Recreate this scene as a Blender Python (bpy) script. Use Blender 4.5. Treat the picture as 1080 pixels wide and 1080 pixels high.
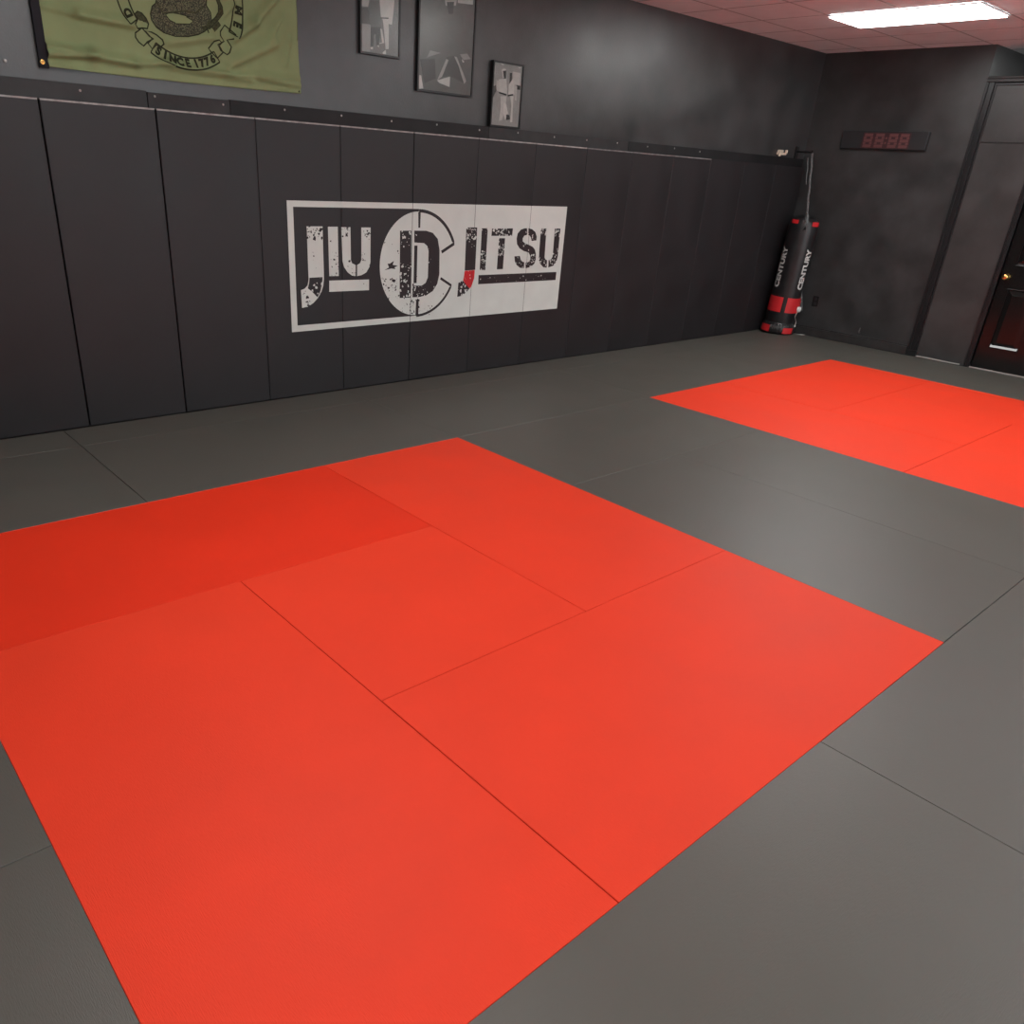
import bpy, math, random
from mathutils import Vector, Matrix
for o in list(bpy.data.objects): bpy.data.objects.remove(o)
C = bpy.context.scene.collection
PI = math.pi

# ---------------------------------------------------------------- camera, world, exposure
cam = bpy.data.cameras.new('camera'); co = bpy.data.objects.new('camera', cam); C.objects.link(co)
co.matrix_world = (Matrix.Translation((-3.2276, -3.7324, 1.5872)) @ Matrix.Rotation(-0.7391, 4, 'Z')
                   @ Matrix.Rotation(1.1145, 4, 'X') @ Matrix.Rotation(0.0636, 4, 'Z'))
cam.sensor_width = 36; cam.lens = 36*836.78/1080
cam.shift_x = 44.086/1080; cam.shift_y = 44.503/1080; cam.clip_start = 0.05
bpy.context.scene.camera = co
w = bpy.data.worlds.new('world'); bpy.context.scene.world = w; w.use_nodes = True
w.node_tree.nodes['Background'].inputs[0].default_value = (0.5, 0.5, 0.5, 1)
w.node_tree.nodes['Background'].inputs[1].default_value = 0.3
vs = bpy.context.scene.view_settings
vs.view_transform = 'Standard'; vs.look = 'None'; vs.gamma = 1; vs.exposure = 0.0; vs.use_curve_mapping = False
LAMP = 18.5                                    # strength of the ceiling light diffusers
# centre (x, y) of each ceiling light (seen, inferred or added), label
LIGHTS = [((4.40, -0.25), 'bright recessed ceiling light panel near the back wall'),
          ((2.60, -1.45), 'recessed ceiling light panel over the grey walkway between the red squares'),
          ((-1.60, -0.85), 'unseen added ceiling light panel in front of the logo'),  # from here on unseen lights, added to brighten the room
          ((4.40, -3.85), 'unseen added ceiling light panel in front of the door'),
          ((1.40, -5.05), 'unseen added ceiling light panel on the right, beyond the grey mats'),
          ((-2.80, -3.85), 'unseen added ceiling light panel above the viewer'),
          ((7.40, -1.75), 'unseen added ceiling light panel behind the low partition')]  # added to lift the dark recess behind the partition
FILL_W = 105                                      # watts of an unseen fill light, added opposite the logo wall
al = bpy.data.lights.new('added_fill', 'AREA'); al.shape = 'RECTANGLE'; al.size = 5.6; al.size_y = 1.5; al.energy = FILL_W; al.color = (0.90, 0.96, 1.0)
ao = bpy.data.objects.new('added_fill', al); C.objects.link(ao); ao.location = (2.2, -7.06, 1.55); ao.rotation_euler = (PI/2, 0, 0)
CEIL = 2.865; WALLY = 1.391; PADY = 1.341; BACKX = 6.13

# ---------------------------------------------------------------- materials
def mat(name, col, rough=0.5, spec=0.5, metal=0.0, noise=0.0, nscale=20, bump=0.0, bscale=200, stretch=None, emit=None, coat=0, rnoise=0.0):
    m = bpy.data.materials.new(name); m.use_nodes = True
    nt = m.node_tree; b = nt.nodes['Principled BSDF']
    b.inputs['Base Color'].default_value = (*col, 1); b.inputs['Roughness'].default_value = rough
    b.inputs['Specular IOR Level'].default_value = spec; b.inputs['Metallic'].default_value = metal
    if coat: b.inputs['Coat Weight'].default_value = coat; b.inputs['Coat Roughness'].default_value = 0.15
    tc = nt.nodes.new('ShaderNodeTexCoord'); mp = nt.nodes.new('ShaderNodeMapping')
    nt.links.new(tc.outputs['Object'], mp.inputs['Vector'])
    if stretch: mp.inputs['Scale'].default_value = stretch
    if noise:
        n = nt.nodes.new('ShaderNodeTexNoise'); n.inputs['Scale'].default_value = nscale; n.inputs['Detail'].default_value = 6
        nt.links.new(mp.outputs['Vector'], n.inputs['Vector'])
        r = nt.nodes.new('ShaderNodeMapRange'); r.inputs['From Min'].default_value = 0.3; r.inputs['From Max'].default_value = 0.7
        r.inputs['To Min'].default_value = 1-noise; r.inputs['To Max'].default_value = 1+noise
        nt.links.new(n.outputs['Fac'], r.inputs['Value'])
        mx = nt.nodes.new('ShaderNodeVectorMath'); mx.operation = 'SCALE'; mx.inputs[0].default_value = col
        nt.links.new(r.outputs['Result'], mx.inputs['Scale']); nt.links.new(mx.outputs['Vector'], b.inputs['Base Color'])
        if rnoise:
            r2 = nt.nodes.new('ShaderNodeMapRange'); r2.inputs['From Min'].default_value = 0.3; r2.inputs['From Max'].default_value = 0.7
            r2.inputs['To Min'].default_value = rough-rnoise; r2.inputs['To Max'].default_value = rough+rnoise
            nt.links.new(n.outputs['Fac'], r2.inputs['Value']); nt.links.new(r2.outputs['Result'], b.inputs['Roughness'])
    if bump:
        n2 = nt.nodes.new('ShaderNodeTexNoise'); n2.inputs['Scale'].default_value = bscale; n2.inputs['Detail'].default_value = 3
        nt.links.new(mp.outputs['Vector'], n2.inputs['Vector'])
        bp = nt.nodes.new('ShaderNodeBump'); bp.inputs['Strength'].default_value = bump; bp.inputs['Distance'].default_value = 0.002
        nt.links.new(n2.outputs['Fac'], bp.inputs['Height']); nt.links.new(bp.outputs['Normal'], b.inputs['Normal'])
    if emit:
        b.inputs['Emission Color'].default_value = (*emit[0], 1); b.inputs['Emission Strength'].default_value = emit[1]
    return m

def mat_tatami(name, col, spec, rough):
    """judo mat vinyl: fine embossed straw weave, light scuffing"""
    m = mat(name, col, rough, spec, noise=0.045, nscale=2.2, rnoise=0.03)
    nt = m.node_tree; b = nt.nodes['Principled BSDF']
    tc = nt.nodes.new('ShaderNodeTexCoord')
    mp = nt.nodes.new('ShaderNodeMapping'); mp.inputs['Scale'].default_value = (55, 420, 1)
    nt.links.new(tc.outputs['Object'], mp.inputs['Vector'])
    n = nt.nodes.new('ShaderNodeTexNoise'); n.inputs['Scale'].default_value = 1.0; n.inputs['Detail'].default_value = 2
    nt.links.new(mp.outputs['Vector'], n.inputs['Vector'])
    bp = nt.nodes.new('ShaderNodeBump'); bp.inputs['Strength'].default_value = 0.55; bp.inputs['Distance'].default_value = 0.0012
    nt.links.new(n.outputs['Fac'], bp.inputs['Height']); nt.links.new(bp.outputs['Normal'], b.inputs['Normal'])
    return m

RED = mat_tatami('red_mat', (0.84, 0.050, 0.018), 0.22, 0.55)
REDD = mat_tatami('deep_red_mat', (0.80, 0.036, 0.011), 0.2, 0.55)  # deeper base colour carries a vinyl batch difference and the weaker weave sheen
GREY = mat_tatami('grey_mat', (0.094, 0.089, 0.077), 0.6, 0.43)
PAD = mat('black_pad', (0.0150, 0.0132, 0.0148), 0.5, 0.42, noise=0.25, nscale=3, bump=0.15, bscale=60, rnoise=0.05)
PADEDGE2 = mat('grey_pad_edge', (0.15, 0.14, 0.14), 0.6, noise=0.3, nscale=30)
PADEDGE = mat('pale_pad_edge', (0.34, 0.32, 0.31), 0.6, noise=0.3, nscale=30)
WALL = mat('black_wall_paint', (0.036, 0.0355, 0.0365), 0.36, 0.75, noise=0.32, nscale=4, bump=0.5, bscale=90, rnoise=0.05)
PANELP = mat('faded_black_panel', (0.048, 0.046, 0.046), 0.36, 0.5, noise=0.2, nscale=4, bump=0.2, bscale=50, rnoise=0.06)
RAIL = mat('rubber_strip', (0.020, 0.020, 0.021), 0.55, 0.4, noise=0.3, nscale=8)
RAILL = mat('faded_rubber_strip', (0.030, 0.029, 0.030), 0.6, 0.3, noise=0.3, nscale=8)
RAILD = mat('dark_rubber_strip', (0.009, 0.009, 0.010), 0.6, 0.35, noise=0.3, nscale=8)
TRIM = mat('black_trim_paint', (0.012, 0.012, 0.013), 0.3, 0.5, noise=0.2, nscale=10)
BASEB = mat('scuffed_baseboard', (0.035, 0.032, 0.032), 0.4, 0.5, noise=0.3, nscale=10)
DOORM = mat('glossy_black_door', (0.006, 0.006, 0.006), 0.2, 0.5, noise=0.2, nscale=6, bump=0.1, bscale=30)
CEILM = mat('ceiling_tile', (0.90, 0.90, 0.91), 0.9, 0.2, noise=0.05, nscale=4, bump=0.4, bscale=150)
GRIDM = mat('ceiling_grid', (0.45, 0.45, 0.45), 0.6)
PLASTER = mat('pale_plaster', (0.75, 0.75, 0.74), 0.7, 0.3, noise=0.04)
FLOORM = mat('subfloor', (0.40, 0.40, 0.38), 0.8, noise=0.05)
WHITE = mat('white_vinyl', (0.62, 0.65, 0.615), 0.55, 0.3, noise=0.04, nscale=6)
BLACKV = mat('black_vinyl', (0.018, 0.014, 0.016), 0.5, 0.4, noise=0.2, nscale=10)
REDV = mat('red_vinyl', (0.55, 0.015, 0.02), 0.5, 0.4)
GOLD = mat('brass', (0.9, 0.6, 0.2), 0.2, metal=1.0)
STEEL = mat('steel', (0.6, 0.58, 0.55), 0.35, metal=1.0)
SCREW = mat('screw_steel', (0.5, 0.47, 0.45), 0.45, 0.5, metal=0.3)
PALE = mat('pale_strip', (0.42, 0.38, 0.36), 0.5)
OLIVE = mat('olive_cloth', (0.238, 0.292, 0.140), 0.75, 0.3, noise=0.06, nscale=8, bump=0.3, bscale=600)
INK = mat('black_ink', (0.030, 0.034, 0.018), 0.8, 0.2)
HEADER = mat('black_header_band', (0.02, 0.02, 0.025), 0.8, 0.2)
FRAMEM = mat('black_picture_frame', (0.008, 0.008, 0.009), 0.35, 0.5)
BAGM = mat('bag_vinyl', (0.012, 0.011, 0.012), 0.35, 0.5, noise=0.3, nscale=12, bump=0.2, bscale=25)
BAGRED = mat('bag_red', (0.6, 0.02, 0.025), 0.45, 0.5)
BAGWHITE = mat('bag_lettering', (0.62, 0.62, 0.60), 0.5)
WEB = mat('grey_webbing', (0.13, 0.13, 0.13), 0.7, 0.3, noise=0.3, nscale=40)
SEG = mat('unlit_segments', (0.13, 0.050, 0.050), 0.5)
SEGW = mat('red_tinted_window', (0.050, 0.020, 0.022), 0.35)
CLOCKM = mat('clock_housing', (0.024, 0.024, 0.026), 0.4)
BEIGE = mat('pale_wood', (0.75, 0.62, 0.5), 0.5)
PAPER = mat('paper', (0.7, 0.7, 0.68), 0.8)
DIFF = mat('light_diffuser', (0.9, 0.9, 0.9), 0.6, emit=((0.985, 1.0, 0.985), LAMP))
LFRAME = mat('light_frame', (0.8, 0.8, 0.8), 0.5)
sm = bpy.data.materials.new('snake_scales'); sm.use_nodes = True
_n = sm.node_tree.nodes.new('ShaderNodeTexVoronoi'); _n.inputs['Scale'].default_value = 150
_r = sm.node_tree.nodes.new('ShaderNodeValToRGB'); _r.color_ramp.elements[0].color = (0.20, 0.215, 0.115, 1); _r.color_ramp.elements[1].color = (0.03, 0.033, 0.02, 1)
_r.color_ramp.elements[0].position = 0.1; _r.color_ramp.elements[1].position = 0.62
_t = sm.node_tree.nodes.new('ShaderNodeTexCoord'); sm.node_tree.links.new(_t.outputs['Object'], _n.inputs['Vector'])
sm.node_tree.links.new(_n.outputs['Distance'], _r.inputs['Fac']); sm.node_tree.links.new(_r.outputs['Color'], sm.node_tree.nodes['Principled BSDF'].inputs['Base Color'])
sm.node_tree.nodes['Principled BSDF'].inputs['Roughness'].default_value = 0.8
SNAKE = sm
SNAKED = mat('snake_shading_ink', (0.055, 0.06, 0.03), 0.8, 0.2, noise=0.5, nscale=120)
_gl = {}
def tone(v):
    if v not in _gl:
        c = (v/255)**2.2*0.9
        _gl[v] = mat('photo_tone_%d' % v, (c*1.04, c, c*0.94), 0.6, 0.3, noise=0.08, nscale=25)
    return _gl[v]
glass = bpy.data.materials.new('picture_glass'); glass.use_nodes = True
_nt = glass.node_tree; _nt.nodes.clear()
_o = _nt.nodes.new('ShaderNodeOutputMaterial'); _mx = _nt.nodes.new('ShaderNodeMixShader'); _tr = _nt.nodes.new('ShaderNodeBsdfTransparent')
_g = _nt.nodes.new('ShaderNodeBsdfGlossy'); _g.inputs['Roughness'].default_value = 0.22; _f = _nt.nodes.new('ShaderNodeFresnel'); _f.inputs['IOR'].default_value = 1.45
_nt.links.new(_f.outputs[0], _mx.inputs[0]); _nt.links.new(_tr.outputs[0], _mx.inputs[1]); _nt.links.new(_g.outputs[0], _mx.inputs[2]); _nt.links.new(_mx.outputs[0], _o.inputs[0])

# ---------------------------------------------------------------- mesh helpers
class MB:
    def __init__(s, *mats): s.v = []; s.f = []; s.m = []; s.mats = list(mats)
    def mi(s, m):
        if m not in s.mats: s.mats.append(m)
        return s.mats.index(m)
    def add(s, vs_, fs, m):
        k = len(s.v); s.v += [tuple(p) for p in vs_]; i = s.mi(m)
        for f in fs: s.f.append([k+a for a in f]); s.m.append(i)
    def box(s, x0, x1, y0, y1, z0, z1, m):
        s.add([(x0,y0,z0),(x1,y0,z0),(x1,y1,z0),(x0,y1,z0),(x0,y0,z1),(x1,y0,z1),(x1,y1,z1),(x0,y1,z1)],
              [(0,3,2,1),(4,5,6,7),(0,1,5,4),(1,2,6,5),(2,3,7,6),(3,0,4,7)], m)
    def prism(s, poly, y0, y1, m):              # outline in (x, z), front y0 < back y1
        a = sum(poly[i-1][0]*poly[i][1]-poly[i][0]*poly[i-1][1] for i in range(len(poly)))
        P = list(poly) if a > 0 else list(poly)[::-1]
        n = len(P)
        s.add([(x, y0, z) for x, z in P]+[(x, y1, z) for x, z in P],
              [list(range(n)), list(range(2*n-1, n-1, -1))]+[(i, n+i, n+(i+1) % n, (i+1) % n) for i in range(n)], m)
    def strip(s, pts, wd, yf, m, closed=False, th=0.0006):        # flat stroke in the x-z plane following yf(x, z)
        n = len(pts); L = []; R = []
        for i, (x, z) in enumerate(pts):
            a = pts[i-1] if (i or closed) else pts[i]; b = pts[(i+1) % n] if (i < n-1 or closed) else pts[i]
            d = Vector((b[0]-a[0], b[1]-a[1])); d = d.normalized() if d.length else Vector((1, 0))
            L.append((x-d.y*wd/2, z+d.x*wd/2)); R.append((x+d.y*wd/2, z-d.x*wd/2))
        V = []
        for (a, b) in zip(L, R): V += [(a[0], yf(*a), a[1]), (b[0], yf(*b), b[1])]
        for (a, b) in zip(L, R): V += [(a[0], yf(*a)+th, a[1]), (b[0], yf(*b)+th, b[1])]
        F = []; q = 2*n
        for i in range(n if closed else n-1):
            j = (i+1) % n
            F += [(2*i, 2*i+1, 2*j+1, 2*j), (q+2*i, q+2*j, q+2*j+1, q+2*i+1), (2*i, 2*j, q+2*j, q+2*i), (2*i+1, q+2*i+1, q+2*j+1, 2*j+1)]
        s.add(V, F, m)
    def tube(s, path, r, m, seg=10, cap=True):
        path = [Vector(p) for p in path]; V = []; n = len(path); prev = None
        for i, p in enumerate(path):
            d = (path[min(i+1, n-1)]-path[max(i-1, 0)]).normalized()
            u = d.cross(Vector((0.31, 0.2, 0.93)) if prev is None else Vector((0.31, 0.2, 0.93)))
            if u.length < 1e-3: u = d.cross(Vector((1, 0, 0)))
            u.normalize(); v = d.cross(u); rr = r[i] if isinstance(r, (list, tuple)) else r
            for k in range(seg):
                a = 2*PI*k/seg; V.append(p+u*math.cos(a)*rr+v*math.sin(a)*rr)
            prev = u
        F = [(i*seg+k, i*seg+(k+1) % seg, (i+1)*seg+(k+1) % seg, (i+1)*seg+k) for i in range(n-1) for k in range(seg)]
        if cap: F += [list(range(seg))[::-1], list(range((n-1)*seg, n*seg))]
        s.add(V, F, m)
    def lathe(s, c, prof, m, seg=40, axis='z'):  # prof: (r, h)
        V = []
        for r, h in prof:
            for k in range(seg):
                a = 2*PI*k/seg
                if axis == 'z': V.append((c[0]+r*math.cos(a), c[1]+r*math.sin(a), c[2]+h))
                elif axis == 'x': V.append((c[0]+h, c[1]+r*math.cos(a), c[2]+r*math.sin(a)))
                else: V.append((c[0]+r*math.sin(a), c[1]+h, c[2]+r*math.cos(a)))
        n = len(prof)
        F = [(i*seg+k, i*seg+(k+1) % seg, (i+1)*seg+(k+1) % seg, (i+1)*seg+k) for i in range(n-1) for k in range(seg)]
        F += [list(range(seg))[::-1], list(range((n-1)*seg, n*seg))]
        s.add(V, F, m)
    def build(s, name, parent=None, smooth=False, bevel=0, org=None, segs=2):
        o_ = Vector(org) if org is not None else (parent_origin(parent) if parent else Vector((0, 0, 0)))
        me = bpy.data.meshes.new(name); me.from_pydata([tuple(Vector(p)-o_) for p in s.v], [], s.f)
        for m in s.mats: me.materials.append(m)
        for p, i in zip(me.polygons, s.m): p.material_index = i; p.use_smooth = smooth
        me.update()
        o = bpy.data.objects.new(name, me); C.objects.link(o)
        if parent: o.parent = parent
        else: o.location = o_
        if bevel:
            b = o.modifiers.new('bevel', 'BEVEL'); b.width = bevel; b.segments = segs; b.limit_method = 'ANGLE'; b.angle_limit = 0.9
        return o
def parent_origin(p):
    v = Vector((0, 0, 0))
    while p: v += p.location; p = p.parent
    return v
def tag(o, label=None, cat=None, group=None, kind=None):
    if label: o['label'] = label
    if cat: o['category'] = cat
    if group: o['group'] = group
    if kind: o['kind'] = kind
    return o
def thing(name, loc, label, cat, group=None):
    o = bpy.data.objects.new(name, None); o.empty_display_size = 0.1; C.objects.link(o); o.location = loc
    return tag(o, label, cat, group)
def struct(mb, name, bevel=0): return tag(mb.build(name, bevel=bevel), kind='structure')
def text_mesh(txt, size=1.0, extrude=0.0, bold=0.0):
    """letters as a triangulated mesh (verts, faces) in their own x-y plane"""
    cu = bpy.data.curves.new('letters', 'FONT'); cu.body = txt; cu.size = size; cu.extrude = extrude; cu.offset = bold
    cu.align_x = 'CENTER'; cu.align_y = 'CENTER'; cu.resolution_u = 4
    o = bpy.data.objects.new('letters', cu); C.objects.link(o)
    me = bpy.data.meshes.new_from_object(o.evaluated_get(bpy.context.evaluated_depsgraph_get()))
    V = [tuple(v.co) for v in me.vertices]; F = [list(p.vertices) for p in me.polygons]
    bpy.data.objects.remove(o); bpy.data.curves.remove(cu); bpy.data.meshes.remove(me)
    return V, F
def inside(pt, poly):
    x, z = pt; c = False; j = len(poly)-1
    for i in range(len(poly)):
        (xi, zi), (xj, zj) = poly[i], poly[j]
        if (zi > z) != (zj > z) and x < (xj-xi)*(z-zi)/(zj-zi)+xi: c = not c
        j = i
    return c
def flecks(mb, poly, n, size, m, y0, y1, rnd, zr=None, xr=None):
    xs = [p[0] for p in poly]; zs = [p[1] for p in poly]
    x0, x1 = (min(xs), max(xs)) if xr is None else xr; z0, z1 = (min(zs), max(zs)) if zr is None else zr
    k = 0; t = 0
    while k < n and t < n*30:
        t += 1; x = rnd.uniform(x0, x1); z = rnd.uniform(z0, z1)
        if not inside((x, z), poly): continue
        r = size*rnd.choice((0.35, 0.5, 0.7, 1.0, 1.5)); q = rnd.randint(4, 7); a0 = rnd.uniform(0, 6); st = rnd.uniform(0.4, 1); ph = rnd.uniform(0, PI)
        P = []
        for i in range(q):
            a = a0+2*PI*i/q; rr = r*rnd.uniform(0.4, 1.2); dx = rr*math.cos(a); dz = rr*math.sin(a)*st
            P.append((x+dx*math.cos(ph)-dz*math.sin(ph), z+dx*math.sin(ph)+dz*math.cos(ph)))
        mb.prism(P, y0, y1, m); k += 1
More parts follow.
